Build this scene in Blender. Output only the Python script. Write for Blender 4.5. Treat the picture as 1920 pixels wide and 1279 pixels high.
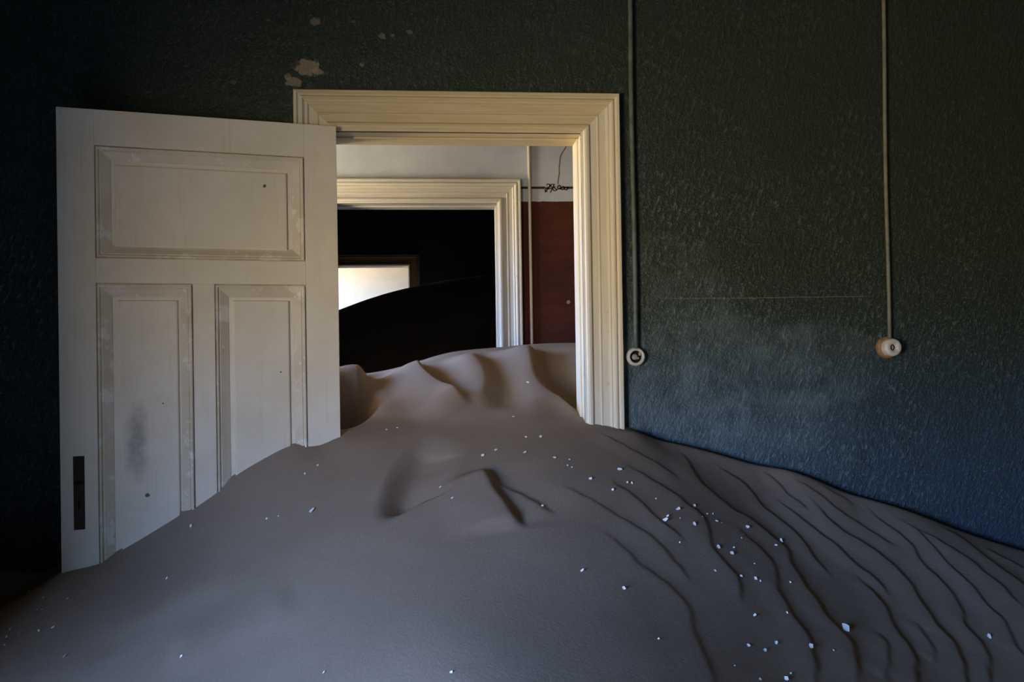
import bpy, bmesh, math, random
import numpy as np
from mathutils import Vector, Matrix

for o in list(bpy.data.objects):
    bpy.data.objects.remove(o)
SC = bpy.context.scene
COL = SC.collection
random.seed(11)

# ------------------------------------------------------------------ camera, sky, exposure
EYE = 1.45                                   # camera height; the room floor is z = 0, the wall with the doorway is y = 0
cam = bpy.data.cameras.new('camera')
cam.sensor_width = 36.0
cam.lens = 36.0 * 1300.0 / 1920.0
cam.clip_start = 0.05
co = bpy.data.objects.new('camera', cam)
COL.objects.link(co)
yaw, pit, rol = math.radians(4.57), math.radians(0.26), 0.0155
fw = Vector((math.sin(yaw) * math.cos(pit), math.cos(yaw) * math.cos(pit), math.sin(pit)))
rt = Vector((math.cos(yaw), -math.sin(yaw), 0))
up = rt.cross(fw)
r2 = math.cos(rol) * rt - math.sin(rol) * up
u2 = math.cos(rol) * up + math.sin(rol) * rt
co.matrix_world = Matrix(((r2.x, u2.x, -fw.x, 0), (r2.y, u2.y, -fw.y, -2.70), (r2.z, u2.z, -fw.z, EYE), (0, 0, 0, 1)))
SC.camera = co

SKY = (0.31, 0.53, 1.0)                      # clear sky
GROUND = (1.0, 0.79, 0.47)                   # sunlit desert below the horizon
SKY_STRENGTH, GROUND_STRENGTH = 16.5, 9.0
w = bpy.data.worlds.new('desert_sky')
SC.world = w
w.use_nodes = True
nt = w.node_tree
nt.nodes.clear()
tc = nt.nodes.new('ShaderNodeTexCoord')
sep = nt.nodes.new('ShaderNodeSeparateXYZ')
mr = nt.nodes.new('ShaderNodeMapRange')
mr.inputs['From Min'].default_value = -0.03
mr.inputs['From Max'].default_value = 0.11
mx = nt.nodes.new('ShaderNodeMix')
mx.data_type = 'RGBA'
mx.inputs['A'].default_value = tuple(c * GROUND_STRENGTH for c in GROUND) + (1,)
mx.inputs['B'].default_value = tuple(c * SKY_STRENGTH for c in SKY) + (1,)
bg = nt.nodes.new('ShaderNodeBackground')
wo = nt.nodes.new('ShaderNodeOutputWorld')
nt.links.new(tc.outputs['Generated'], sep.inputs[0])
nt.links.new(sep.outputs['Z'], mr.inputs['Value'])
nt.links.new(mr.outputs['Result'], mx.inputs['Factor'])
nt.links.new(mx.outputs['Result'], bg.inputs['Color'])
nt.links.new(bg.outputs[0], wo.inputs[0])
SC.view_settings.view_transform = 'Standard'
SC.view_settings.look = 'None'
SC.view_settings.gamma = 1.0
SC.view_settings.use_curve_mapping = False
SC.view_settings.exposure = 1.95

# windows that let the daylight in: (number, wall x, y0, y1, z0, z1)
WIN_MAIN = (-1.72, -3.95, -2.40, 0.66, 1.84)
WIN_CORR = (-1.72, 0.44, 1.17, 1.35, 2.45)
WIN_FAR = (-2.60, 5.70, 6.70, 1.75, 2.80)
def portal(win):
    x, y0, y1, z0, z1 = win
    l = bpy.data.lights.new('daylight_portal', 'AREA')
    l.shape = 'RECTANGLE'
    l.size, l.size_y = z1 - z0, y1 - y0
    l.cycles.is_portal = True
    o = bpy.data.objects.new('daylight_portal', l)
    o.location = (x - 0.02, (y0 + y1) / 2, (z0 + z1) / 2)
    o.rotation_euler = (0, -math.pi / 2, 0)
    COL.objects.link(o)
for wn in (WIN_MAIN, WIN_CORR, WIN_FAR):
    portal(wn)

# ------------------------------------------------------------------ helpers
def tag(o, label=None, cat=None, group=None, kind=None):
    if label: o['label'] = label
    if cat: o['category'] = cat
    if group: o['group'] = group
    if kind: o['kind'] = kind
    return o
def link(name, bm, mat, parent=None, smooth=False):
    me = bpy.data.meshes.new(name)
    bmesh.ops.recalc_face_normals(bm, faces=bm.faces)
    bm.to_mesh(me)
    bm.free()
    if mat: me.materials.append(mat)
    if smooth:
        me.polygons.foreach_set('use_smooth', [True] * len(me.polygons))
    o = bpy.data.objects.new(name, me)
    COL.objects.link(o)
    if parent is not None: o.parent = parent
    return o
def empty(name, loc=(0, 0, 0), rz=0.0):
    o = bpy.data.objects.new(name, None)
    o.location = loc
    o.rotation_euler = (0, 0, rz)
    o.empty_display_size = 0.1
    COL.objects.link(o)
    return o
def add_box(bm, a, b, bevel=0.0):
    r = bmesh.ops.create_cube(bm, size=1.0)
    vs = r['verts']
    for v in vs:
        v.co = Vector(((a[0] + b[0]) / 2 + v.co.x * (b[0] - a[0]), (a[1] + b[1]) / 2 + v.co.y * (b[1] - a[1]), (a[2] + b[2]) / 2 + v.co.z * (b[2] - a[2])))
    if bevel:
        es = list({e for v in vs for e in v.link_edges})
        bmesh.ops.bevel(bm, geom=es, offset=bevel, segments=2, affect='EDGES', profile=0.5)
def box(name, a, b, mat, parent=None, bevel=0.0):
    bm = bmesh.new()
    add_box(bm, a, b, bevel)
    return link(name, bm, mat, parent)
def prism(bm, pts, d0, d1, axis='y'):
    """a polygon of (x, z) points extruded along y (or of (y, z) points along x)"""
    f = (lambda p, d: (p[0], d, p[1])) if axis == 'y' else (lambda p, d: (d, p[0], p[1]))
    A = [bm.verts.new(f(p, d0)) for p in pts]
    B = [bm.verts.new(f(p, d1)) for p in pts]
    bm.faces.new(A)
    bm.faces.new(list(reversed(B)))
    n = len(pts)
    for i in range(n):
        bm.faces.new((A[i], A[(i + 1) % n], B[(i + 1) % n], B[i]))
def holed(bm, u0, u1, z0, z1, hole, d0, d1, axis):
    """a rectangular wall with one rectangular window hole, from four boxes"""
    a0, a1, b0, b1 = hole
    for (p, q, s, t) in ((u0, a0, z0, z1), (a1, u1, z0, z1), (a0, a1, z0, b0), (a0, a1, b1, z1)):
        prism(bm, [(p, s), (q, s), (q, t), (p, t)], d0, d1, axis)
def lathe(bm, prof, seg=40, c=(0, 0, 0)):
    """profile of (radius, depth towards the room) turned about the y axis; the room is at -y"""
    rings = []
    for (r, d) in prof:
        if r < 1e-6:
            rings.append([bm.verts.new((c[0], c[1] - d, c[2]))])
        else:
            rings.append([bm.verts.new((c[0] + r * math.cos(2 * math.pi * k / seg), c[1] - d, c[2] + r * math.sin(2 * math.pi * k / seg))) for k in range(seg)])
    for A, B in zip(rings, rings[1:]):
        if len(A) == 1 and len(B) == 1: continue
        for k in range(seg):
            j = (k + 1) % seg
            if len(A) == 1: bm.faces.new((A[0], B[k], B[j]))
            elif len(B) == 1: bm.faces.new((A[k], A[j], B[0]))
            else: bm.faces.new((A[k], A[j], B[j], B[k]))
def tube(bm, pts, r, seg=14):
    rings = []
    for i, p in enumerate(pts):
        p = Vector(p)
        t = (Vector(pts[min(i + 1, len(pts) - 1)]) - Vector(pts[max(i - 1, 0)])).normalized()
        a = t.orthogonal().normalized() if abs(t.z) < 0.99 else Vector((1, 0, 0))
        b = t.cross(a).normalized()
        a = b.cross(t)
        rings.append([bm.verts.new(p + r * (math.cos(2 * math.pi * k / seg) * a + math.sin(2 * math.pi * k / seg) * b)) for k in range(seg)])
    for A, B in zip(rings, rings[1:]):
        for k in range(seg):
            bm.faces.new((A[k], A[(k + 1) % seg], B[(k + 1) % seg], B[k]))
    bm.faces.new(rings[0])
    bm.faces.new(list(reversed(rings[-1])))

# ------------------------------------------------------------------ materials
class NT:
    """short-hand for building a node tree"""
    def __init__(s, name, rough=0.8, spec=0.3):
        s.m = bpy.data.materials.new(name)
        s.m.use_nodes = True
        s.t = s.m.node_tree
        s.b = s.t.nodes['Principled BSDF']
        s.b.inputs['Roughness'].default_value = rough
        s.b.inputs['Specular IOR Level'].default_value = spec
        s.co = s.t.nodes.new('ShaderNodeTexCoord').outputs['Object']
    def put(s, inp, v):
        if isinstance(v, bpy.types.NodeSocket): s.t.links.new(v, inp)
        elif isinstance(v, (tuple, list)) and len(v) == 3 and inp.type == 'RGBA': inp.default_value = (*v, 1)
        else: inp.default_value = v
    def noise(s, scale, detail=4, rough=0.55, stretch=None, rot=None, dist=0.0, color=False):
        v = s.co
        if rot is not None:                     # rotate first, then stretch along the turned axes
            mp = s.t.nodes.new('ShaderNodeMapping')
            mp.inputs['Rotation'].default_value = rot
            s.t.links.new(v, mp.inputs['Vector'])
            v = mp.outputs[0]
        if stretch is not None:
            mp = s.t.nodes.new('ShaderNodeMapping')
            mp.inputs['Scale'].default_value = stretch
            s.t.links.new(v, mp.inputs['Vector'])
            v = mp.outputs[0]
        n = s.t.nodes.new('ShaderNodeTexNoise')
        n.inputs['Scale'].default_value = scale
        n.inputs['Detail'].default_value = detail
        n.inputs['Roughness'].default_value = rough
        n.inputs['Distortion'].default_value = dist
        s.t.links.new(v, n.inputs['Vector'])
        return n.outputs['Color' if color else 'Fac']
    def math(s, op, a, b=0.0, c=None, clamp=False):
        n = s.t.nodes.new('ShaderNodeMath')
        n.operation = op
        n.use_clamp = clamp
        s.put(n.inputs[0], a)
        s.put(n.inputs[1], b)
        if c is not None: s.put(n.inputs[2], c)
        return n.outputs[0]
    def ramp(s, v, a, b, lo=0.0, hi=1.0, smooth=True):
        n = s.t.nodes.new('ShaderNodeMapRange')
        if smooth: n.interpolation_type = 'SMOOTHSTEP'
        s.put(n.inputs['Value'], v)
        n.inputs['From Min'].default_value = a
        n.inputs['From Max'].default_value = b
        n.inputs['To Min'].default_value = lo
        n.inputs['To Max'].default_value = hi
        return n.outputs['Result']
    def mix(s, f, a, b):
        n = s.t.nodes.new('ShaderNodeMix')
        n.data_type = 'RGBA'
        s.put(n.inputs['Factor'], f)
        s.put(n.inputs['A'], a)
        s.put(n.inputs['B'], b)
        return n.outputs['Result']
    def xyz(s, i):
        n = s.t.nodes.new('ShaderNodeSeparateXYZ')
        s.t.links.new(s.co, n.inputs[0])
        return n.outputs[i]
    def spot(s, c, r, wob=0.0, n=None, sc=(1, 1, 1)):
        """1 inside a ragged blob about the point c"""
        mp = s.t.nodes.new('ShaderNodeMapping')
        mp.vector_type = 'POINT'
        mp.inputs['Location'].default_value = tuple(-c[i] * sc[i] for i in range(3))
        mp.inputs['Scale'].default_value = sc
        s.t.links.new(s.co, mp.inputs['Vector'])
        ln = s.t.nodes.new('ShaderNodeVectorMath')
        ln.operation = 'LENGTH'
        s.t.links.new(mp.outputs[0], ln.inputs[0])
        d = ln.outputs['Value']
        if n is not None: d = s.math('ADD', d, s.math('MULTIPLY', s.math('SUBTRACT', n, 0.5), wob))
        return s.ramp(d, r, r * 0.75)
    def soft(s, c, r, wob, n, sc):
        """like spot, with a rubbed edge and a streaky inside"""
        mp = s.t.nodes.new('ShaderNodeMapping')
        mp.inputs['Location'].default_value = tuple(-c[i] * sc[i] for i in range(3))
        mp.inputs['Scale'].default_value = sc
        s.t.links.new(s.co, mp.inputs['Vector'])
        ln = s.t.nodes.new('ShaderNodeVectorMath')
        ln.operation = 'LENGTH'
        s.t.links.new(mp.outputs[0], ln.inputs[0])
        d = s.math('ADD', ln.outputs['Value'], s.math('MULTIPLY', s.math('SUBTRACT', n, 0.5), wob))
        return s.math('MULTIPLY', s.ramp(d, r, r * 0.15), s.ramp(s.noise(40, 5, 0.65), 0.3, 0.6, 0.55, 1.0))
    def bump(s, h, strength=0.3, dist=0.01):
        n = s.t.nodes.new('ShaderNodeBump')
        n.inputs['Strength'].default_value = strength
        n.inputs['Distance'].default_value = dist
        s.put(n.inputs['Height'], h)
        s.t.links.new(n.outputs[0], s.b.inputs['Normal'])
    def done(s, col):
        s.put(s.b.inputs['Base Color'], col)
        return s.m

def green_wall_material():
    m = NT('green_plaster_paint', 0.42, 0.5)
    z = m.xyz('Z')
    big = m.noise(1.6, 5, 0.6)
    mid = m.noise(9, 6, 0.65)
    edge = m.math('ADD', z, m.math('MULTIPLY', m.math('SUBTRACT', big, 0.5), 0.55))
    low = m.ramp(edge, 1.62, 0.95)                              # bluer towards the bottom
    c = m.mix(low, (0.024, 0.037, 0.032), (0.032, 0.062, 0.088))
    c = m.mix(m.ramp(mid, 0.35, 0.75, 0.0, 0.55), c, (0.022, 0.034, 0.032))
    # scratches and painted glints, slanting alike, fading up and right as the light does
    fl = m.noise(68, 4, 0.62, stretch=(1.0, 1.0, 0.45), rot=(0, math.radians(-22), 0))
    fine = m.noise(120, 2, 0.5)
    area = m.math('MULTIPLY', m.ramp(m.noise(2.6, 4, 0.55), 0.30, 0.66), m.ramp(z, 2.5, 1.6, 0.35, 1.0))
    flm = m.math('MULTIPLY', m.ramp(fl, 0.50, 0.76), m.math('MULTIPLY', m.math('MULTIPLY', area, m.ramp(m.xyz('X'), 2.3, 1.2, 0.45, 1.0)), 0.85))
    c = m.mix(flm, c, (0.25, 0.32, 0.32))
    sp = m.math('MULTIPLY', m.ramp(fine, 0.56, 0.70, 0, 0.55), m.ramp(z, 2.3, 1.5, 0.35, 1.0))  # finer specks, weakened higher up like the light on the wall
    c = m.mix(sp, c, (0.20, 0.22, 0.21))
    # pale patches beside the door frame: the window light's falloff put into the colour
    light_patch_noise = m.noise(3.5, 6, 0.68)
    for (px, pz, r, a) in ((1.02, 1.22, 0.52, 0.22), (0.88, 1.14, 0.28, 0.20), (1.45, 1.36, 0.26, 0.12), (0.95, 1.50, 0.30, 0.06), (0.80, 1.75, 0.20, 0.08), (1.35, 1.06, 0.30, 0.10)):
        s = m.spot((px, 0, pz), r, r * 1.3, light_patch_noise, (0.8, 0.0, 1.25))
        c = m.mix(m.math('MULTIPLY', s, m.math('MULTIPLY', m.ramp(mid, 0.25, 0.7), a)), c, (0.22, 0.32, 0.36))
    # a horizontal scratch that runs between the two pipes
    x = m.xyz('X')
    ln = m.math('SUBTRACT', z, m.math('ADD', SCRATCH_Z, m.math('MULTIPLY', m.math('SUBTRACT', m.noise(3, 2), 0.5), 0.012)))
    sc = m.ramp(m.math('ABSOLUTE', ln), 0.0028, 0.0008)
    sc = m.math('MULTIPLY', sc, m.math('MULTIPLY', m.ramp(x, 0.78, 0.9), m.ramp(x, 1.74, 1.6)))
    c = m.mix(m.math('MULTIPLY', sc, 0.5), c, (0.24, 0.25, 0.20))
    # bare plaster where the paint has come off above the doorway
    wob = m.noise(26, 5, 0.7)
    for (px, pz, r, a) in PEEL:
        s = m.spot((px, 0, pz), r, r * 2.6, wob, (1.0, 0.0, 1.35))
        c = m.mix(m.math('MULTIPLY', s, a), c, (0.42, 0.34, 0.25))
    h = m.math('ADD', m.math('MULTIPLY', fl, 0.9), m.math('MULTIPLY', mid, 0.7))
    h = m.math('ADD', h, m.math('MULTIPLY', fine, 0.35))
    m.bump(h, 0.65, 0.014)
    m.put(m.b.inputs['Roughness'], m.ramp(mid, 0.2, 0.8, 0.36, 0.60))
    return m.done(c)

def plain_material(name, col, rough=0.8, var=0.12, scale=6, bump=0.15, spec=0.3):
    m = NT(name, rough, spec)
    n = m.noise(scale, 6, 0.6)
    c = m.mix(m.ramp(n, 0.25, 0.75), tuple(v * (1 - var) for v in col), tuple(v * (1 + var) for v in col))
    m.bump(m.noise(scale * 8, 4), bump, 0.01)
    return m.done(c)

def door_paint():
    m = NT('worn_white_door_paint', 0.55, 0.35)
    grain = m.noise(7, 5, 0.6, stretch=(9, 9, 0.5))
    dirt = m.noise(3.2, 6, 0.65)
    c = m.mix(m.ramp(dirt, 0.30, 0.75), (0.78, 0.715, 0.60), (0.88, 0.84, 0.75))
    c = m.mix(m.ramp(grain, 0.52, 0.85, 0, 0.35), c, (0.58, 0.51, 0.40))
    wob = m.noise(16, 5, 0.7)
    s = m.soft((-0.690, -0.03, 1.15), 0.085, 0.07, wob, (1.7, 0.0, 0.52))      # grey hand smear on the panel next to the lock
    c = m.mix(m.math('MULTIPLY', s, 0.62), c, (0.22, 0.21, 0.21))
    s = m.soft((-0.690, -0.03, 1.06), 0.080, 0.07, wob, (1.6, 0.0, 0.7))
    c = m.mix(m.math('MULTIPLY', s, 0.30), c, (0.26, 0.25, 0.25))
    for (u, z, r) in ((0.658, 0.941, 0.0085), (0.79, 1.005, 0.007), (0.795, 1.065, 0.005), (0.52, 1.105, 0.006), (0.258, 2.045, 0.007), (0.605, 1.26, 0.003), (0.21, 1.36, 0.003)):
        c = m.mix(m.spot((-u, -0.03, z), r, r * 1.4, m.noise(60, 2), (1, 0, 1)), c, (0.13, 0.09, 0.06))
    m.bump(grain, 0.10, 0.004)
    return m.done(c)
def door_moulding_paint():
    m = NT('chipped_white_moulding_paint', 0.55, 0.35)
    dirt = m.noise(5, 6, 0.65)
    c = m.mix(m.ramp(dirt, 0.30, 0.75), (0.66, 0.59, 0.47), (0.79, 0.74, 0.65))
    chip = m.ramp(m.noise(11, 6, 0.72), 0.54, 0.60)
    c = m.mix(m.math('MULTIPLY', chip, 0.85), c, (0.88, 0.86, 0.81))
    hole = m.ramp(m.noise(34, 4, 0.6), 0.735, 0.76)
    c = m.mix(hole, c, (0.20, 0.13, 0.08))
    m.bump(m.math('ADD', dirt, m.math('MULTIPLY', chip, 0.5)), 0.2, 0.004)
    return m.done(c)
def trim_paint(name, a, b, axis):
    m = NT(name, 0.5, 0.35)
    st = {'x': (0.5, 9, 9), 'z': (9, 9, 0.5)}[axis]
    grain = m.noise(8, 6, 0.65, stretch=st)
    c = m.mix(m.ramp(grain, 0.25, 0.75), a, b)
    dirt = m.ramp(m.noise(38, 4, 0.6, stretch=(1, 1, 0.6)), 0.68, 0.74)
    area = m.ramp(m.noise(2.4, 3, 0.5), 0.42, 0.66)
    c = m.mix(m.math('MULTIPLY', m.math('MULTIPLY', dirt, area), 0.8), c, (0.14, 0.10, 0.06))
    m.bump(grain, 0.14, 0.004)
    return m.done(c)
def sand_material():
    m = NT('desert_sand', 0.95, 0.12)
    big = m.noise(2.6, 5, 0.6)
    fine = m.noise(420, 2, 0.6)
    c = m.mix(m.ramp(big, 0.3, 0.7), (0.315, 0.245, 0.195), (0.365, 0.29, 0.235))
    c = m.mix(m.ramp(fine, 0.35, 0.75, 0.0, 0.4), c, (0.21, 0.17, 0.14))
    str_ = m.noise(5, 4, 0.6, stretch=(1.0, 3.0, 1.0), rot=(0, 0, math.radians(35)))
    c = m.mix(m.ramp(str_, 0.5, 0.8, 0, 0.25), c, (0.235, 0.19, 0.155))
    h = m.math('ADD', m.math('MULTIPLY', fine, 0.5), m.math('MULTIPLY', m.noise(90, 4, 0.6), 0.7))
    m.bump(h, 0.28, 0.005)
    return m.done(c)
def corridor_wall_material():
    m = NT('white_wall_with_red_dado', 0.7, 0.3)
    z = m.xyz('Z')
    n = m.noise(7, 6, 0.65)
    upper = m.mix(m.ramp(n, 0.3, 0.75), (0.42, 0.47, 0.60), (0.48, 0.54, 0.69))
    red = m.mix(m.ramp(m.noise(5, 6, 0.65, stretch=(0.7, 1, 2.2)), 0.3, 0.72), (0.045, 0.010, 0.006), (0.085, 0.019, 0.010))
    zz = m.math('ADD', z, m.math('MULTIPLY', m.math('SUBTRACT', m.noise(20, 3), 0.5), 0.012))
    c = m.mix(m.ramp(zz, DADO_Z + 0.002, DADO_Z - 0.002), upper, red)
    chip = m.spot((0.685, 0, 1.70), 0.012, 0.02, m.noise(40, 3), (1, 0, 1))
    c = m.mix(m.math('MULTIPLY', chip, 0.7), c, (0.45, 0.30, 0.22))
    m.bump(n, 0.2, 0.006)
    return m.done(c)

SCRATCH_Z, DADO_Z = 1.622, 2.318
PEEL = [(-0.552, 2.518, 0.052, 0.70), (-0.515, 2.505, 0.022, 0.6), (-0.603, 2.466, 0.030, 0.65), (-0.625, 2.485, 0.016, 0.5), (-0.522, 2.697, 0.022, 0.45), (-0.697, 2.700, 0.010, 0.25),
        (-0.377, 2.700, 0.010, 0.25), (-0.268, 2.645, 0.018, 0.40), (-0.230, 2.650, 0.010, 0.35), (-0.165, 2.665, 0.012, 0.35), (-0.345, 2.535, 0.012, 0.40), (-0.83, 2.46, 0.010, 0.25)]
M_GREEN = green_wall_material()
M_DARKWALL = plain_material('dark_plaster', (0.05, 0.06, 0.055), 0.8)
M_CEIL = plain_material('grey_ceiling_boards', (0.10, 0.095, 0.085), 0.85)
M_CORR = corridor_wall_material()
M_CORRSIDE = plain_material('ochre_plaster', (0.66, 0.54, 0.37), 0.8)  # ochre tint chosen for warm bounce in the middle room
M_BLACKROOM = plain_material('unlit_room_dark', (0.05, 0.052, 0.045), 0.85)  # walls coloured dark to keep the unlit room near black
M_CREAM = plain_material('cream_plaster', (0.78, 0.70, 0.55), 0.85, 0.05)
M_DOOR = door_paint()
M_MOULD = door_moulding_paint()
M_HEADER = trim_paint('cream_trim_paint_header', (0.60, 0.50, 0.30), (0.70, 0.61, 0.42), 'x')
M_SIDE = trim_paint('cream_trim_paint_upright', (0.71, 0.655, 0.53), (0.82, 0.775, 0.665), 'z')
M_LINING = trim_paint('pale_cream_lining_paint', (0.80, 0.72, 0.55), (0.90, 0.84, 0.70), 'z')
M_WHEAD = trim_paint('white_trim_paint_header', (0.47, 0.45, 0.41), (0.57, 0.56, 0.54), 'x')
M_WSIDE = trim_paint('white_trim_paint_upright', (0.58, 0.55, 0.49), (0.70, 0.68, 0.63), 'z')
M_BROWNTRIM = plain_material('brown_trim_paint', (0.34, 0.22, 0.10), 0.6)
M_SAND = sand_material()
M_FLAKE = plain_material('white_paint_chip', (0.93, 0.93, 0.94), 0.5, 0.04, 60)
M_RUST = plain_material('rusty_iron', (0.034, 0.021, 0.016), 0.75, 0.35, 40)
M_HOLE = plain_material('black_void', (0.006, 0.005, 0.004), 0.9)
M_PIPE1 = plain_material('dark_green_painted_pipe', (0.105, 0.14, 0.135), 0.45, 0.30, 22, 0.2, 0.5)
M_PIPE2 = plain_material('grey_green_painted_pipe', (0.16, 0.17, 0.145), 0.5, 0.25, 22, 0.2, 0.5)
M_PIPE3 = plain_material('white_painted_pipe', (0.60, 0.58, 0.52), 0.5, 0.15)
M_PORC = plain_material('worn_porcelain', (0.62, 0.59, 0.54), 0.35, 0.15, 40, 0.1, 0.5)
M_BROWN = plain_material('brown_stained_porcelain', (0.30, 0.17, 0.08), 0.5, 0.35, 45)
M_GREYMETAL = plain_material('grey_contact_metal', (0.36, 0.35, 0.34), 0.5, 0.3, 60)
M_BORDER = plain_material('black_stencil_paint', (0.030, 0.030, 0.030), 0.8, 0.3, 30, 0.05)
M_CRACK = plain_material('dark_crack_line', (0.10, 0.075, 0.06), 0.9)  # dark colour of the plaster crack
M_WINFRAME = plain_material('weathered_window_wood', (0.40, 0.36, 0.28), 0.7)

# ------------------------------------------------------------------ the shell of the house
XL, XR, YF, ZC = -1.72, 2.90, -5.60, 3.40
T = 0.13
def structure(name, bm, mat, label, cat, parent=None):
    o = link(name, bm, mat, parent)
    return tag(o, label, cat, None, 'structure')
def wall_with_doorway(name, x0, x1, y, t, d0, d1, top, mat, label):
    bm = bmesh.new()
    prism(bm, [(x0, 0), (d0, 0), (d0, top), (d1, top), (d1, 0), (x1, 0), (x1, ZC), (x0, ZC)], y, y + t)
    return structure(name, bm, mat, label, 'wall')
wall_with_doorway('wall_back', -2.2, 3.2, 0.0, T, -0.502, 0.519, 2.302, M_GREEN, 'dark green wall, bluer low down, with the near doorway in it')
wall_with_doorway('wall_corridor_back', -3.0, 2.2, 1.50, T, -0.735, 0.271, 2.337, M_CORR, 'white wall with dark red dado seen through the near doorway')
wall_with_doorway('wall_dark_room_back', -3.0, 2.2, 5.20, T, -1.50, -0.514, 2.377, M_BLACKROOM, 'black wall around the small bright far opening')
bm = bmesh.new()
holed(bm, YF, 0.0, 0, ZC, (WIN_MAIN[1], WIN_MAIN[2], WIN_MAIN[3], WIN_MAIN[4]), XL - 0.25, XL, 'x')
structure('wall_left', bm, M_DARKWALL, 'dark side wall of the sand room to the left, out of view', 'wall')
bm = bmesh.new()
prism(bm, [(YF, 0), (0, 0), (0, ZC), (YF, ZC)], XR, XR + 0.25, 'x')
structure('wall_right', bm, M_DARKWALL, 'dark side wall of the sand room to the right, out of view', 'wall')
bm = bmesh.new()
prism(bm, [(XL - 0.25, 0), (XR + 0.25, 0), (XR + 0.25, ZC), (XL - 0.25, ZC)], YF - 0.25, YF)
structure('wall_front', bm, M_DARKWALL, 'dark wall behind the camera', 'wall')
bm = bmesh.new()
holed(bm, T, 1.5, 0, ZC, (WIN_CORR[1], WIN_CORR[2], WIN_CORR[3], WIN_CORR[4]), XL - 0.25, XL, 'x')
structure('wall_corridor_left', bm, M_CORRSIDE, 'ochre end wall of the narrow middle room, window side', 'wall')
bm = bmesh.new()
prism(bm, [(T, 0), (1.5, 0), (1.5, ZC), (T, ZC)], 2.0, 2.2, 'x')
structure('wall_corridor_right', bm, M_CORRSIDE, 'ochre end wall of the narrow middle room, blind side', 'wall')
bm = bmesh.new()
prism(bm, [(1.5 + T, 0), (5.2, 0), (5.2, ZC), (1.5 + T, ZC)], -2.85, -2.6, 'x')
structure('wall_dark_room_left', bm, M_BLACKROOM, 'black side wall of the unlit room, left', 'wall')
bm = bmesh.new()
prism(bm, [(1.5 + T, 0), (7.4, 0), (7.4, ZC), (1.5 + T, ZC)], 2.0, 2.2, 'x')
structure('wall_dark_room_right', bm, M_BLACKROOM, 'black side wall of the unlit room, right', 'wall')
bm = bmesh.new()
holed(bm, 5.2 + T, 7.4, 0, ZC, (WIN_FAR[1], WIN_FAR[2], WIN_FAR[3], WIN_FAR[4]), -2.85, -2.6, 'x')
structure('wall_far_room_left', bm, M_CREAM, 'cream side wall of the bright last room', 'wall')
bm = bmesh.new()
prism(bm, [(-2.85, 0), (2.2, 0), (2.2, ZC), (-2.85, ZC)], 7.2, 7.4)
structure('wall_far_room_back', bm, M_CREAM, 'sunlit cream wall seen through the far opening', 'wall')
bm = bmesh.new()
add_box(bm, (-3.1, YF - 0.25, ZC), (3.2, 0.0, ZC + 0.12))
add_box(bm, (-3.1, 1.5, ZC), (3.2, 7.4, ZC + 0.12))
structure('ceiling', bm, M_CEIL, 'dim grey ceiling over the rooms, above the frame', 'ceiling')
bm = bmesh.new()
add_box(bm, (-3.1, 0.0, ZC), (3.2, 1.5, ZC + 0.12))
structure('ceiling_corridor', bm, M_CORRSIDE, 'ochre ceiling of the narrow middle room, out of view', 'ceiling')
bm = bmesh.new()
add_box(bm, (-3.1, YF - 0.25, -0.12), (3.2, 7.4, 0.0))
structure('floor', bm, M_DARKWALL, 'floor buried under the sand', 'floor')

bm = bmesh.new()
add_box(bm, (-3.3, -0.9, 2.72), (XL - 0.25, 2.6, 2.84))  # added slab, out of view, blocks blue sky from the middle room
structure('sky_blocker', bm, M_CORRSIDE, 'unseen ochre slab added outside to keep sky light off the middle room window', 'light blocker')

def window(n, win, label):
    x, y0, y1, z0, z1 = win
    bm = bmesh.new()
    f = 0.05
    xa, xb = x - 0.20, x - 0.14
    add_box(bm, (xa, y0, z0), (xb, y1, z0 + f))
    add_box(bm, (xa, y0, z1 - f), (xb, y1, z1))
    add_box(bm, (xa, y0, z0 + f), (xb, y0 + f, z1 - f))
    add_box(bm, (xa, y1 - f, z0 + f), (xb, y1, z1 - f))
    structure('window_%d' % n, bm, M_WINFRAME, label, 'window')
window(1, WIN_MAIN, 'weathered frame of the glassless window lighting the sand room')
window(2, WIN_CORR, 'weathered frame of the glassless window lighting the middle room')
window(3, WIN_FAR, 'weathered frame of the glassless window lighting the last room')

# ------------------------------------------------------------------ door casings: mitred mouldings round an opening
PROFILE = [(0, 0), (0, .032), (.004, .038), (.013, .038), (.017, .031), (.021, .029), (.024, .034), (.028, .037), (.034, .037), (.038, .030), (.043, .026), (.048, .028), (.052, .026), (.056, .020),
           (.082, .019), (.085, .022), (.089, .022), (.092, .018), (.118, .018), (.121, .025), (.125, .029), (.134, .030), (.141, .027), (.146, .020), (.152, .018), (.152, 0)]
def casing(root, x0, x1, top, y, wd, m_head, m_side, z_low=0.0):
    """x0, x1, top: the outer outline; the moulding is wd wide and stands off the wall face at y towards -y"""
    k = wd / 0.152
    pr = [(a * k, d) for a, d in PROFILE]
    def strip(name, A, B, mat):
        bm = bmesh.new()
        Va = [bm.verts.new(A(a, d)) for a, d in pr]
        Vb = [bm.verts.new(B(a, d)) for a, d in pr]
        n = len(pr)
        for i in range(n):
            bm.faces.new((Va[i], Va[(i + 1) % n], Vb[(i + 1) % n], Vb[i]))
        bm.faces.new(Va)
        bm.faces.new(list(reversed(Vb)))
        return link(name, bm, mat, root)
    strip('casing_head', lambda a, d: (x0 + a, y - d, top - a), lambda a, d: (x1 - a, y - d, top - a), m_head)
    strip('casing_upright', lambda a, d: (x0 + a, y - d, top - a), lambda a, d: (x0 + a, y - d, z_low), m_side)
    strip('casing_upright', lambda a, d: (x1 - a, y - d, top - a), lambda a, d: (x1 - a, y - d, z_low), m_side)
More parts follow.
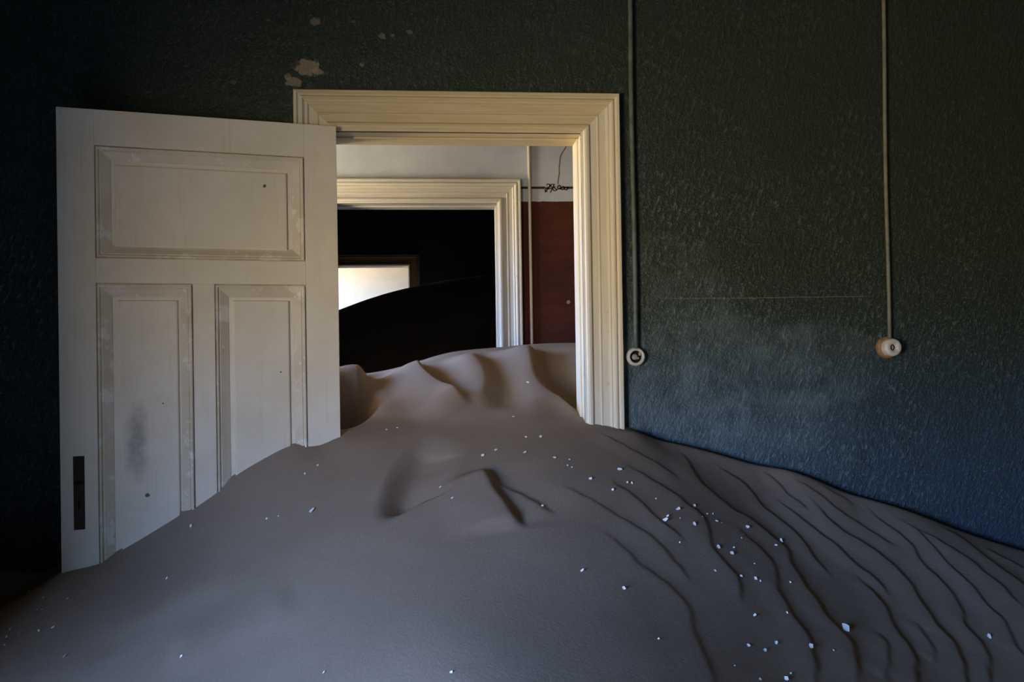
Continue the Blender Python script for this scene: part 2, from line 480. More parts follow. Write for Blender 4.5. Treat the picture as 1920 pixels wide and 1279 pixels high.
def lining(root, x0, x1, top, y, t, m_head, m_side, th=0.02):
    """boards that line the opening x0..x1, with a rebate strip at the back"""
    box('lining_head', (x0 - th, y - .012, top), (x1 + th, y + t + .012, top + th), m_head, root, 0.002)
    box('lining_jamb', (x0 - th, y - .012, 0), (x0, y + t + .012, top), m_side, root, 0.002)
    box('lining_jamb', (x1, y - .012, 0), (x1 + th, y + t + .012, top), m_side, root, 0.002)
    box('rebate_strip', (x1 - .008, y + .055, 0), (x1, y + t + .012, top), m_side, root, 0.003)
    box('rebate_strip', (x0, y + .055, top - .008), (x1 - .008, y + t + .012, top), m_head, root, 0.003)
t1 = tag(empty('trim_1', (0, 0, 0)), 'wide cream moulded frame around the near doorway in the green wall', 'door frame', None, 'structure')
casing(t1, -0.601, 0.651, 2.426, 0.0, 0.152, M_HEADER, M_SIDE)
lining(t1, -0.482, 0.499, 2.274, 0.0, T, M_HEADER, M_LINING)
t2 = tag(empty('trim_2', (0, 0, 0)), 'white moulded frame around the second doorway in the red and white wall', 'door frame', None, 'structure')
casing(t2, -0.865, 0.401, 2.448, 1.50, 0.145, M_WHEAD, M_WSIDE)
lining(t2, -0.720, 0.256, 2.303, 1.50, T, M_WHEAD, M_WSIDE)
t3 = tag(empty('trim_3', (0, 0, 0)), 'dark brown frame around the small bright far opening', 'door frame', None, 'structure')
casing(t3, -1.64, -0.405, 2.480, 5.20, 0.125, M_BROWNTRIM, M_BROWNTRIM)
lining(t3, -1.515, -0.530, 2.355, 5.20, T, M_CREAM, M_CREAM)

# stencilled border and crack on the wall of the middle room (flat paint, a millimetre proud of the plaster)
wall2 = bpy.data.objects['wall_corridor_back']
bm = bmesh.new()
y = 1.4985
def ribbon(bm, pts, wd):
    for i, (p, q) in enumerate(zip(pts, pts[1:])):
        p, q = Vector((p[0], 0, p[1])), Vector((q[0], 0, q[1]))
        t = (q - p).normalized()
        n = Vector((-t.z, 0, t.x)) * wd / 2
        p, q = p - t * wd * 0.3, q + t * wd * 0.3
        prism(bm, [((p - n).x, (p - n).z), ((q - n).x, (q - n).z), ((q + n).x, (q + n).z), ((p + n).x, (p + n).z)], y, 1.5)
BZ = 2.402
ribbon(bm, [(0.401, BZ), (0.545, BZ)], 0.014)
ribbon(bm, [(0.69, BZ + .001), (1.99, BZ)], 0.014)
def curl(cx, cz, r, a0, a1, n=9, grow=1.0):
    return [(cx + r * (1 + (grow - 1) * i / n) * math.cos(a0 + (a1 - a0) * i / n), cz + r * (1 + (grow - 1) * i / n) * math.sin(a0 + (a1 - a0) * i / n)) for i in range(n + 1)]
for pts, wd in [([(0.552, BZ - .026), (0.566, BZ - .010), (0.580, BZ + .008), (0.584, BZ + .020)], .006), (curl(0.572, BZ + .012, .011, 2.6, -2.2), .005), (curl(0.562, BZ - .014, .010, 0.6, 5.0), .005),
                ([(0.585, BZ - .028), (0.598, BZ - .004), (0.609, BZ + .022)], .006), (curl(0.598, BZ + .012, .010, 0.2, 4.6), .005), (curl(0.612, BZ - .006, .012, 1.4, 5.6), .005),
                ([(0.606, BZ + .004), (0.624, BZ - .012), (0.640, BZ - .002)], .006), (curl(0.640, BZ + .002, .011, 3.4, -1.2), .006), (curl(0.660, BZ - .001, .010, 3.2, 7.6), .006),
                ([(0.640, BZ - .004), (0.668, BZ + .004), (0.695, BZ)], .008), ([(0.548, BZ + .002), (0.575, BZ - .006), (0.600, BZ - .004)], .006), (curl(0.682, BZ - .004, .009, 2.2, 6.8), .005)]:
    ribbon(bm, pts, wd)
link('stencilled_border', bm, M_BORDER, wall2)
bm = bmesh.new()
y = 1.4988
ribbon(bm, [(0.695, 2.700), (0.690, 2.668), (0.678, 2.640), (0.660, 2.616), (0.648, 2.590), (0.645, 2.560), (0.640, 2.520), (0.641, 2.490), (0.634, 2.455), (0.632, 2.425)], 0.004)
ribbon(bm, [(0.695, 2.700), (0.705, 2.76), (0.70, 2.83)], 0.004)
link('plaster_crack', bm, M_CRACK, wall2)

# ------------------------------------------------------------------ the open door leaf: local x runs from the hinge (0) to -0.921, its seen face is at local y = -0.021
LEAF_W, LEAF_Z0, LEAF_Z1, TH = 0.921, 0.015, 2.279, 0.021
leaf = empty('door_1', (-0.4394, -0.055 + 0.0206, 0.0), math.radians(11.60))
tag(leaf, 'open off-white panelled door leaf half buried in the sand', 'door', None, 'structure')
leaf.location = (-0.4394 - 0.0206 * math.sin(math.radians(11.6)), -0.055 + 0.0206 * math.cos(math.radians(11.6)), 0)
def lx(u): return -u
def board(name, u0, u1, z0, z1, d=TH):
    return box(name, (lx(u1), -d, z0), (lx(u0), TH, z1), M_DOOR, leaf, 0.0012)
board('hinge_stile', 0.0, 0.1165, LEAF_Z0, LEAF_Z1)
board('lock_stile', 0.8075, LEAF_W, LEAF_Z0, LEAF_Z1)
board('top_rail', 0.1165, 0.8075, 2.156, LEAF_Z1)
board('cross_rail', 0.1165, 0.8075, 1.682, 1.768)
board('muntin', 0.431, 0.502, 0.26, 1.682)
board('bottom_rail', 0.1165, 0.8075, LEAF_Z0, 0.26)
FRAME_PROF = [(0, 0.0205), (0.0008, 0.011), (0.0036, 0.011), (0.0046, 0.0225), (0.007, 0.0235), (0.0105, 0.0225), (0.0125, 0.018), (0.0128, 0.0145), (0.0155, 0.0145), (0.018, 0.0165), (0.022, 0.0140), (0.034, 0.0070), (0.044, 0.0020), (0.046, -0.001), (0.066, -0.001)]
def panel(u0, u1, z0, z1, f0, f1, g0, g1):
    """one recessed panel: a mitred moulding round the opening and a raised field f0..f1, g0..g1"""
    bm = bmesh.new()
    rings = []
    for a, d in FRAME_PROF:
        rings.append([bm.verts.new((lx(u), -d, z)) for u, z in ((u0 + a, z0 + a), (u1 - a, z0 + a), (u1 - a, z1 - a), (u0 + a, z1 - a))])
    for A, B in zip(rings, rings[1:]):
        for k in range(4):
            bm.faces.new((A[k], A[(k + 1) % 4], B[(k + 1) % 4], B[k]))
    link('panel_moulding', bm, M_MOULD, leaf)
    bm = bmesh.new()
    add_box(bm, (lx(u1), 0.0008, z0), (lx(u0), 0.012, z1))
    rings = []
    for a, d in ((-0.003, -0.001), (0.0, 0.0075), (0.003, 0.0085)):
        rings.append([bm.verts.new((lx(u), -d, z)) for u, z in ((f0 + a, g0 + a), (f1 - a, g0 + a), (f1 - a, g1 - a), (f0 + a, g1 - a))])
    for A, B in zip(rings, rings[1:]):
        for k in range(4):
            bm.faces.new((A[k], A[(k + 1) % 4], B[(k + 1) % 4], B[k]))
    bm.faces.new(rings[-1])
    return link('panel', bm, M_DOOR, leaf)
panel(0.1165, 0.8075, 1.768, 2.156, 0.182, 0.749, 1.812, 2.093)
panel(0.502, 0.8075, 0.26, 1.682, 0.556, 0.739, 0.32, 1.622)
panel(0.1165, 0.431, 0.26, 1.682, 0.180, 0.369, 0.32, 1.622)
# bare iron lock plate with the stubs of two missing parts
bm = bmesh.new()
add_box(bm, (lx(0.8825), -0.0228, 0.842), (lx(0.8485), -0.019, 1.092), 0.001)
plate = link('lock_plate', bm, M_RUST, leaf)
plate['label'] = 'narrow rusty brown lock plate'
bm = bmesh.new()
lathe(bm, [(0.0, 0.0012), (0.009, 0.0012), (0.0095, 0.0)], 20, (lx(0.866), -0.0228, 1.003))
add_box(bm, (lx(0.882), -0.0236, 0.999), (lx(0.849), -0.0226, 1.006))
link('spindle_hole', bm, M_HOLE, plate)
bm = bmesh.new()
lathe(bm, [(0.0, 0.0008), (0.0055, 0.0008), (0.0058, 0.0)], 18, (lx(0.866), -0.0228, 0.934))
add_box(bm, (lx(0.8685), -0.0235, 0.916), (lx(0.8635), -0.0226, 0.934))
link('keyhole', bm, M_HOLE, plate)

# ------------------------------------------------------------------ pipes, switch and socket on the green wall
def pipe(name, x, z0, z1, r, mat, label, yy=-0.013, wob=0.002, ph=0.0):
    bm = bmesh.new()
    n = 26
    tube(bm, [(x + wob * math.sin(ph + 5.0 * i / n * 2), yy, z0 + (z1 - z0) * i / n) for i in range(n + 1)], r)
    return tag(link(name, bm, mat, None, True), label, 'pipe')
pipe('conduit_pipe', 0.702, 1.425, ZC, 0.0095, M_PIPE1, 'dark green painted conduit pipe right beside the near door frame', -0.019)
pipe('conduit_pipe', 1.752, 1.445, ZC, 0.0075, M_PIPE2, 'grey green conduit pipe running down to the brown and white socket', -0.014, 0.0025, 1.0)
pipe('conduit_pipe', 0.456, 1.37, ZC, 0.0095, M_PIPE3, 'thin white conduit pipe on the red and white wall beyond the doorway', 1.49, 0.0)

sw = tag(empty('light_switch', (0.703, 0.0, 1.393)), 'round broken white switch with an open dark middle beside the door frame', 'switch')
bm = bmesh.new()
lathe(bm, [(0.0, 0.008), (0.030, 0.008), (0.034, 0.006), (0.035, 0.0)])
link('base', bm, M_RUST, sw)
bm = bmesh.new()
lathe(bm, [(0.0365, 0.0), (0.0375, 0.008), (0.0365, 0.020), (0.033, 0.027), (0.0285, 0.029), (0.0245, 0.026), (0.0235, 0.012), (0.0235, 0.006), (0.0365, 0.0)])
link('cover_ring', bm, M_PORC, sw, True)
bm = bmesh.new()
lathe(bm, [(0.0, 0.011), (0.0225, 0.011), (0.0232, 0.008)])
link('hollow', bm, M_HOLE, sw)
bm = bmesh.new()
lathe(bm, [(0.0, 0.024), (0.008, 0.023), (0.0115, 0.018), (0.012, 0.010)], 24, (-0.004, 0, -0.001))
add_box(bm, (0.000, -0.022, -0.010), (0.012, -0.010, -0.002), 0.002)
add_box(bm, (0.011, -0.024, 0.004), (0.019, -0.010, 0.017), 0.003)
link('contact_block', bm, M_GREYMETAL, sw)

so = tag(empty('wall_socket', (1.748, 0.0, 1.413)), 'round white porcelain socket on a brown base under the second wall pipe', 'socket')
bm = bmesh.new()
lathe(bm, [(0.0, 0.022), (0.036, 0.022), (0.042, 0.018), (0.045, 0.010), (0.045, 0.0)])
link('base', bm, M_BROWN, so, True)
bm = bmesh.new()
lathe(bm, [(0.036, 0.020), (0.036, 0.040), (0.034, 0.048), (0.029, 0.052), (0.016, 0.052), (0.0135, 0.049), (0.013, 0.034)])
link('porcelain_cap', bm, M_PORC, so, True)
bm = bmesh.new()
lathe(bm, [(0.0, 0.036), (0.0135, 0.036), (0.0137, 0.032)])
link('hole', bm, M_HOLE, so)
bm = bmesh.new()
lathe(bm, [(0.0, 0.043), (0.0045, 0.042), (0.005, 0.036)], 14)
add_box(bm, (-0.001, -0.044, -0.008), (0.001, -0.036, 0.008))
link('contact_pin', bm, M_GREYMETAL, so)

# ------------------------------------------------------------------ the sand: one surface through control points, with wind ripples and slip faces along crest lines
CONTROL = [[0.646, -0.035, 1.115], [0.678, -0.075, 1.107], [0.761, -0.075, 1.074], [0.862, -0.075, 1.046], [1.016, -0.075, 0.999], [1.171, -0.075, 0.946], [1.313, -0.075, 0.917], [1.422, -0.075, 0.876], [1.541, -0.075, 0.826], [1.64, -0.075, 0.797], [1.728, -0.075, 0.771], [1.861, -0.075, 0.724], [1.999, -0.075, 0.672], [2.141, -0.075, 0.624], [2.254, -0.075, 0.588], [-1.342, -0.24, 0.7], [-1.24, -0.219, 0.72], [-1.127, -0.196, 0.774], [-0.994, -0.169, 0.849], [-0.874, -0.144, 0.928], [-0.786, -0.126, 0.991], [-0.696, -0.108, 1.043], [-0.614, -0.091, 1.081], [-0.512, -0.07, 1.087], [-0.448, -0.057, 1.111], [-1.793, -0.01, 0.637], [-1.645, -0.01, 0.631], [-1.515, -0.01, 0.63], [0.483, 0.06, 1.159], [0.415, 0.1, 1.166], [0.304, 0.08, 1.192], [0.131, 0.05, 1.192], [-0.017, 0.05, 1.195], [-0.184, 0.05, 1.164], [-0.289, 0.06, 1.165], [-0.35, 0.05, 1.157], [-0.565, 0.75, 1.305], [-0.468, 0.8, 1.311], [-0.377, 0.8, 1.299], [-0.257, 0.8, 1.339], [-0.153, 0.85, 1.374], [-0.018, 0.9, 1.409], [0.226, 1.3, 1.428], [0.415, 1.48, 1.434], [0.594, 1.48, 1.434], [0.718, 1.48, 1.419], [-0.017, 0.45, 1.286], [0.232, 0.55, 1.301], [0.478, 0.35, 1.222], [-0.78, 0.3, 1.39], [-1.2, 0.32, 1.33], [-1.2, 1.5, 1.15], [-0.6, 1.75, 1.2], [-0.2, 1.95, 1.25], [0.2, 2.1, 1.3], [-1.6, 0.7, 1.0], [-1.6, 0.2, 0.85], [1.1, 1.0, 1.45], [1.1, 0.3, 1.3], [-0.2, 3.2, 1.15], [-1.0, 3.0, 1.15], [1.0, 3.0, 1.25], [-1.195, -0.795, 0.593], [-0.711, -0.994, 0.664], [-0.295, -1.219, 0.75], [0.036, -1.325, 0.783], [0.374, -1.262, 0.734], [0.807, -1.095, 0.63], [1.546, -0.863, 0.478], [-1.8, -1.8, 0.52], [-1.8, -2.7, 0.48], [-0.9, -2.7, 0.46], [0.0, -2.7, 0.44], [1.0, -2.7, 0.42], [2.3, -2.7, 0.38], [3.0, -2.7, 0.35], [-1.8, -5.0, 0.3], [0.0, -5.0, 0.3], [3.0, -5.0, 0.28], [3.0, 0.0, 0.4], [3.0, -1.4, 0.38], [0.0, -3.6, 0.38]]  # includes an unseen bank added behind the wall to shade the hinge hollow
CRESTS = [(0.0024, 0.1, 0.015, [(0.309, -0.473), (0.37, -0.521), (0.418, -0.547), (0.471, -0.596), (0.527, -0.628), (0.574, -0.66), (0.599, -0.71), (0.607, -0.735), (0.627, -0.771), (0.633, -0.809), (0.629, -0.847)]),
    (0.0021, 0.1, 0.015, [(0.392, -0.665), (0.445, -0.721), (0.478, -0.769), (0.494, -0.805), (0.535, -0.832), (0.569, -0.87), (0.587, -0.901), (0.587, -0.951), (0.572, -1.012), (0.562, -1.079), (0.569, -1.12), (0.556, -1.182), (0.53, -1.257)]),
    (0.0028, 0.09, 0.015, [(0.526, -0.109), (0.56, -0.155), (0.612, -0.206), (0.664, -0.238), (0.717, -0.262), (0.764, -0.302), (0.783, -0.321)]),
    (0.0031, 0.09, 0.013, [(0.497, -0.415), (0.518, -0.44), (0.568, -0.474), (0.598, -0.524), (0.62, -0.571), (0.647, -0.587), (0.671, -0.62), (0.681, -0.641)]),
    (0.0035, 0.1, 0.013, [(0.542, -0.303), (0.583, -0.318), (0.633, -0.35), (0.684, -0.384), (0.73, -0.405), (0.757, -0.44), (0.788, -0.459), (0.804, -0.487), (0.782, -0.557), (0.775, -0.612), (0.779, -0.657), (0.797, -0.694), (0.808, -0.733), (0.794, -0.781), (0.773, -0.816), (0.77, -0.85), (0.772, -0.875)]),
    (0.0043, 0.1, 0.013, [(0.798, -0.093), (0.822, -0.102), (0.857, -0.139), (0.853, -0.203), (0.86, -0.26), (0.885, -0.302), (0.92, -0.336), (0.945, -0.371), (1.0, -0.371), (1.035, -0.415), (1.058, -0.448), (1.084, -0.481), (1.053, -0.561), (1.054, -0.619), (1.057, -0.681), (1.053, -0.734), (1.051, -0.785), (1.064, -0.818), (1.072, -0.853), (1.05, -0.914), (1.018, -0.975), (0.958, -1.079)]),
    (0.0035, 0.09, 0.013, [(0.911, -0.427), (0.933, -0.491), (0.969, -0.541), (0.982, -0.599), (0.947, -0.679), (0.931, -0.72), (0.923, -0.786), (0.928, -0.849), (0.931, -0.898), (0.907, -0.971), (0.866, -1.047), (0.819, -1.136)]),
    (0.0039, 0.09, 0.013, [(0.959, -0.109), (0.974, -0.123), (1.007, -0.15), (1.053, -0.162), (1.08, -0.209), (1.08, -0.249), (1.101, -0.288), (1.145, -0.327), (1.174, -0.377), (1.173, -0.43), (1.179, -0.498), (1.187, -0.548), (1.192, -0.573)]),
    (0.0039, 0.09, 0.013, [(1.146, -0.202), (1.165, -0.213), (1.209, -0.246), (1.242, -0.291), (1.276, -0.338), (1.317, -0.375), (1.332, -0.44), (1.368, -0.473), (1.381, -0.51), (1.373, -0.552), (1.358, -0.585)]),
    (0.0039, 0.09, 0.013, [(1.293, -0.475), (1.297, -0.505), (1.311, -0.55), (1.326, -0.574), (1.32, -0.623), (1.302, -0.677), (1.279, -0.747), (1.281, -0.796), (1.262, -0.852), (1.222, -0.914), (1.135, -1.038)]),
    (0.0039, 0.09, 0.013, [(1.169, -0.08), (1.196, -0.096), (1.224, -0.125), (1.227, -0.17), (1.262, -0.196), (1.279, -0.221), (1.287, -0.244)]),
    (0.0047, 0.1, 0.013, [(1.278, -0.143), (1.296, -0.149), (1.337, -0.171), (1.345, -0.212), (1.357, -0.254), (1.39, -0.294), (1.446, -0.316), (1.485, -0.355), (1.509, -0.402), (1.519, -0.457), (1.497, -0.508), (1.493, -0.563), (1.472, -0.627), (1.465, -0.666), (1.474, -0.705), (1.454, -0.762), (1.421, -0.827), (1.394, -0.87), (1.312, -0.986)]),
    (0.0035, 0.08, 0.013, [(1.28, -0.099), (1.297, -0.106), (1.347, -0.114), (1.398, -0.144), (1.432, -0.187), (1.48, -0.212), (1.519, -0.238), (1.557, -0.27), (1.596, -0.286), (1.605, -0.303)]),
    (0.0043, 0.09, 0.013, [(1.548, -0.081), (1.564, -0.091), (1.594, -0.113), (1.593, -0.155), (1.631, -0.188), (1.661, -0.227), (1.672, -0.265), (1.645, -0.304), (1.649, -0.356), (1.666, -0.405), (1.66, -0.465), (1.634, -0.55), (1.589, -0.608), (1.578, -0.67), (1.574, -0.717), (1.543, -0.775), (1.48, -0.847), (1.384, -0.965)]),
    (0.0039, 0.09, 0.013, [(1.673, -0.108), (1.689, -0.123), (1.75, -0.154), (1.761, -0.199), (1.763, -0.26), (1.766, -0.324), (1.782, -0.376), (1.774, -0.446), (1.758, -0.523), (1.767, -0.57), (1.728, -0.629), (1.701, -0.689), (1.689, -0.732), (1.655, -0.804)]),
    (0.0039, 0.09, 0.013, [(1.734, -0.146), (1.746, -0.16), (1.81, -0.176), (1.86, -0.223), (1.902, -0.255), (1.906, -0.323), (1.928, -0.381), (1.909, -0.432), (1.91, -0.494)]),
    (0.0039, 0.09, 0.013, [(1.881, -0.093), (1.899, -0.099), (1.967, -0.117), (1.984, -0.165), (2.011, -0.232), (2.032, -0.3), (2.048, -0.371)]),
    (0.0031, 0.07, 0.013, [(2.035, -0.137), (2.077, -0.152), (2.146, -0.2), (2.179, -0.248)]),
    (0.0028, 0.07, 0.013, [(1.407, -0.085), (1.44, -0.089), (1.493, -0.1), (1.536, -0.12)]),
    (0.0028, 0.06, 0.015, [(1.185, -0.767), (1.198, -0.776), (1.201, -0.819), (1.138, -0.922), (1.07, -1.001)]),
    (0.0028, 0.06, 0.015, [(1.386, -0.664), (1.382, -0.691), (1.375, -0.751), (1.349, -0.803), (1.306, -0.858)]),
    (-0.05, 0.16, 0.1, [(-0.117, -0.08), (-0.164, -0.134), (-0.194, -0.176), (-0.214, -0.227), (-0.249, -0.31), (-0.264, -0.405), (-0.271, -0.497), (-0.272, -0.55), (-0.256, -0.602), (-0.228, -0.64)]),
    (0.02, 0.21, 0.05, [(0.059, -0.384), (0.074, -0.442), (0.085, -0.484), (0.095, -0.536), (0.12, -0.592), (0.143, -0.654), (0.158, -0.727)]),
    (0.006, 0.1, 0.03, [(0.062, -0.392), (0.087, -0.434), (0.112, -0.485), (0.168, -0.529), (0.219, -0.578), (0.252, -0.618), (0.281, -0.661)]),
    (0.046, 0.2, 0.05, [(-0.207, 0.804), (-0.18, 0.579), (-0.123, 0.397), (-0.051, 0.243), (0.0, 0.12), (0.046, 0.045)]),
    (0.04, 0.2, 0.1, [(0.031, 0.837), (0.086, 0.669), (0.111, 0.534), (0.114, 0.363), (0.093, 0.173), (0.057, 0.045)]),
    (0.056, 0.25, 0.1, [(0.36, 0.929), (0.353, 0.739), (0.344, 0.582), (0.342, 0.417), (0.373, 0.245), (0.423, 0.151), (0.483, 0.052)]),
    (0.05, 0.16, 0.07, [(-0.487, 0.783), (-0.428, 0.278), (-0.399, 0.138)]),
    (0.007, 0.18, 0.14, [(-0.427, -0.822), (-0.534, -0.863), (-0.642, -0.893), (-0.742, -0.92)]),
    (0.005, 0.16, 0.12, [(-0.624, -0.566), (-0.772, -0.587), (-0.959, -0.619), (-1.075, -0.642)]),
    (0.005, 0.16, 0.12, [(-0.408, -0.235), (-0.536, -0.322), (-0.671, -0.402), (-0.807, -0.444)])]
FAR = [[-1.621, 4.6, 1.624], [-1.213, 4.6, 1.773], [-0.857, 4.6, 1.918], [-0.442, 4.6, 2.037], [-0.024, 4.6, 2.117], [0.425, 4.6, 2.158], [-2.6, 4.6, 1.35], [1.0, 4.6, 2.1], [2.0, 4.6, 2.1], [-1.0, 5.4, 1.35], [-0.5, 5.4, 1.6], [-2.5, 6.0, 1.0], [1, 6, 1.3], [-0.8, 7.2, 1.1], [1.5, 7.2, 1.2], [-2.5, 7.2, 0.9], [-2.5, 1.7, 1.1], [-0.8, 1.7, 1.23], [0, 1.7, 1.25], [1, 1.7, 1.3], [2, 1.7, 1.3499999999999999], [-2, 3, 1.2], [-0.8, 3, 1.3499999999999999], [0, 3, 1.45], [1.2, 3, 1.65]]
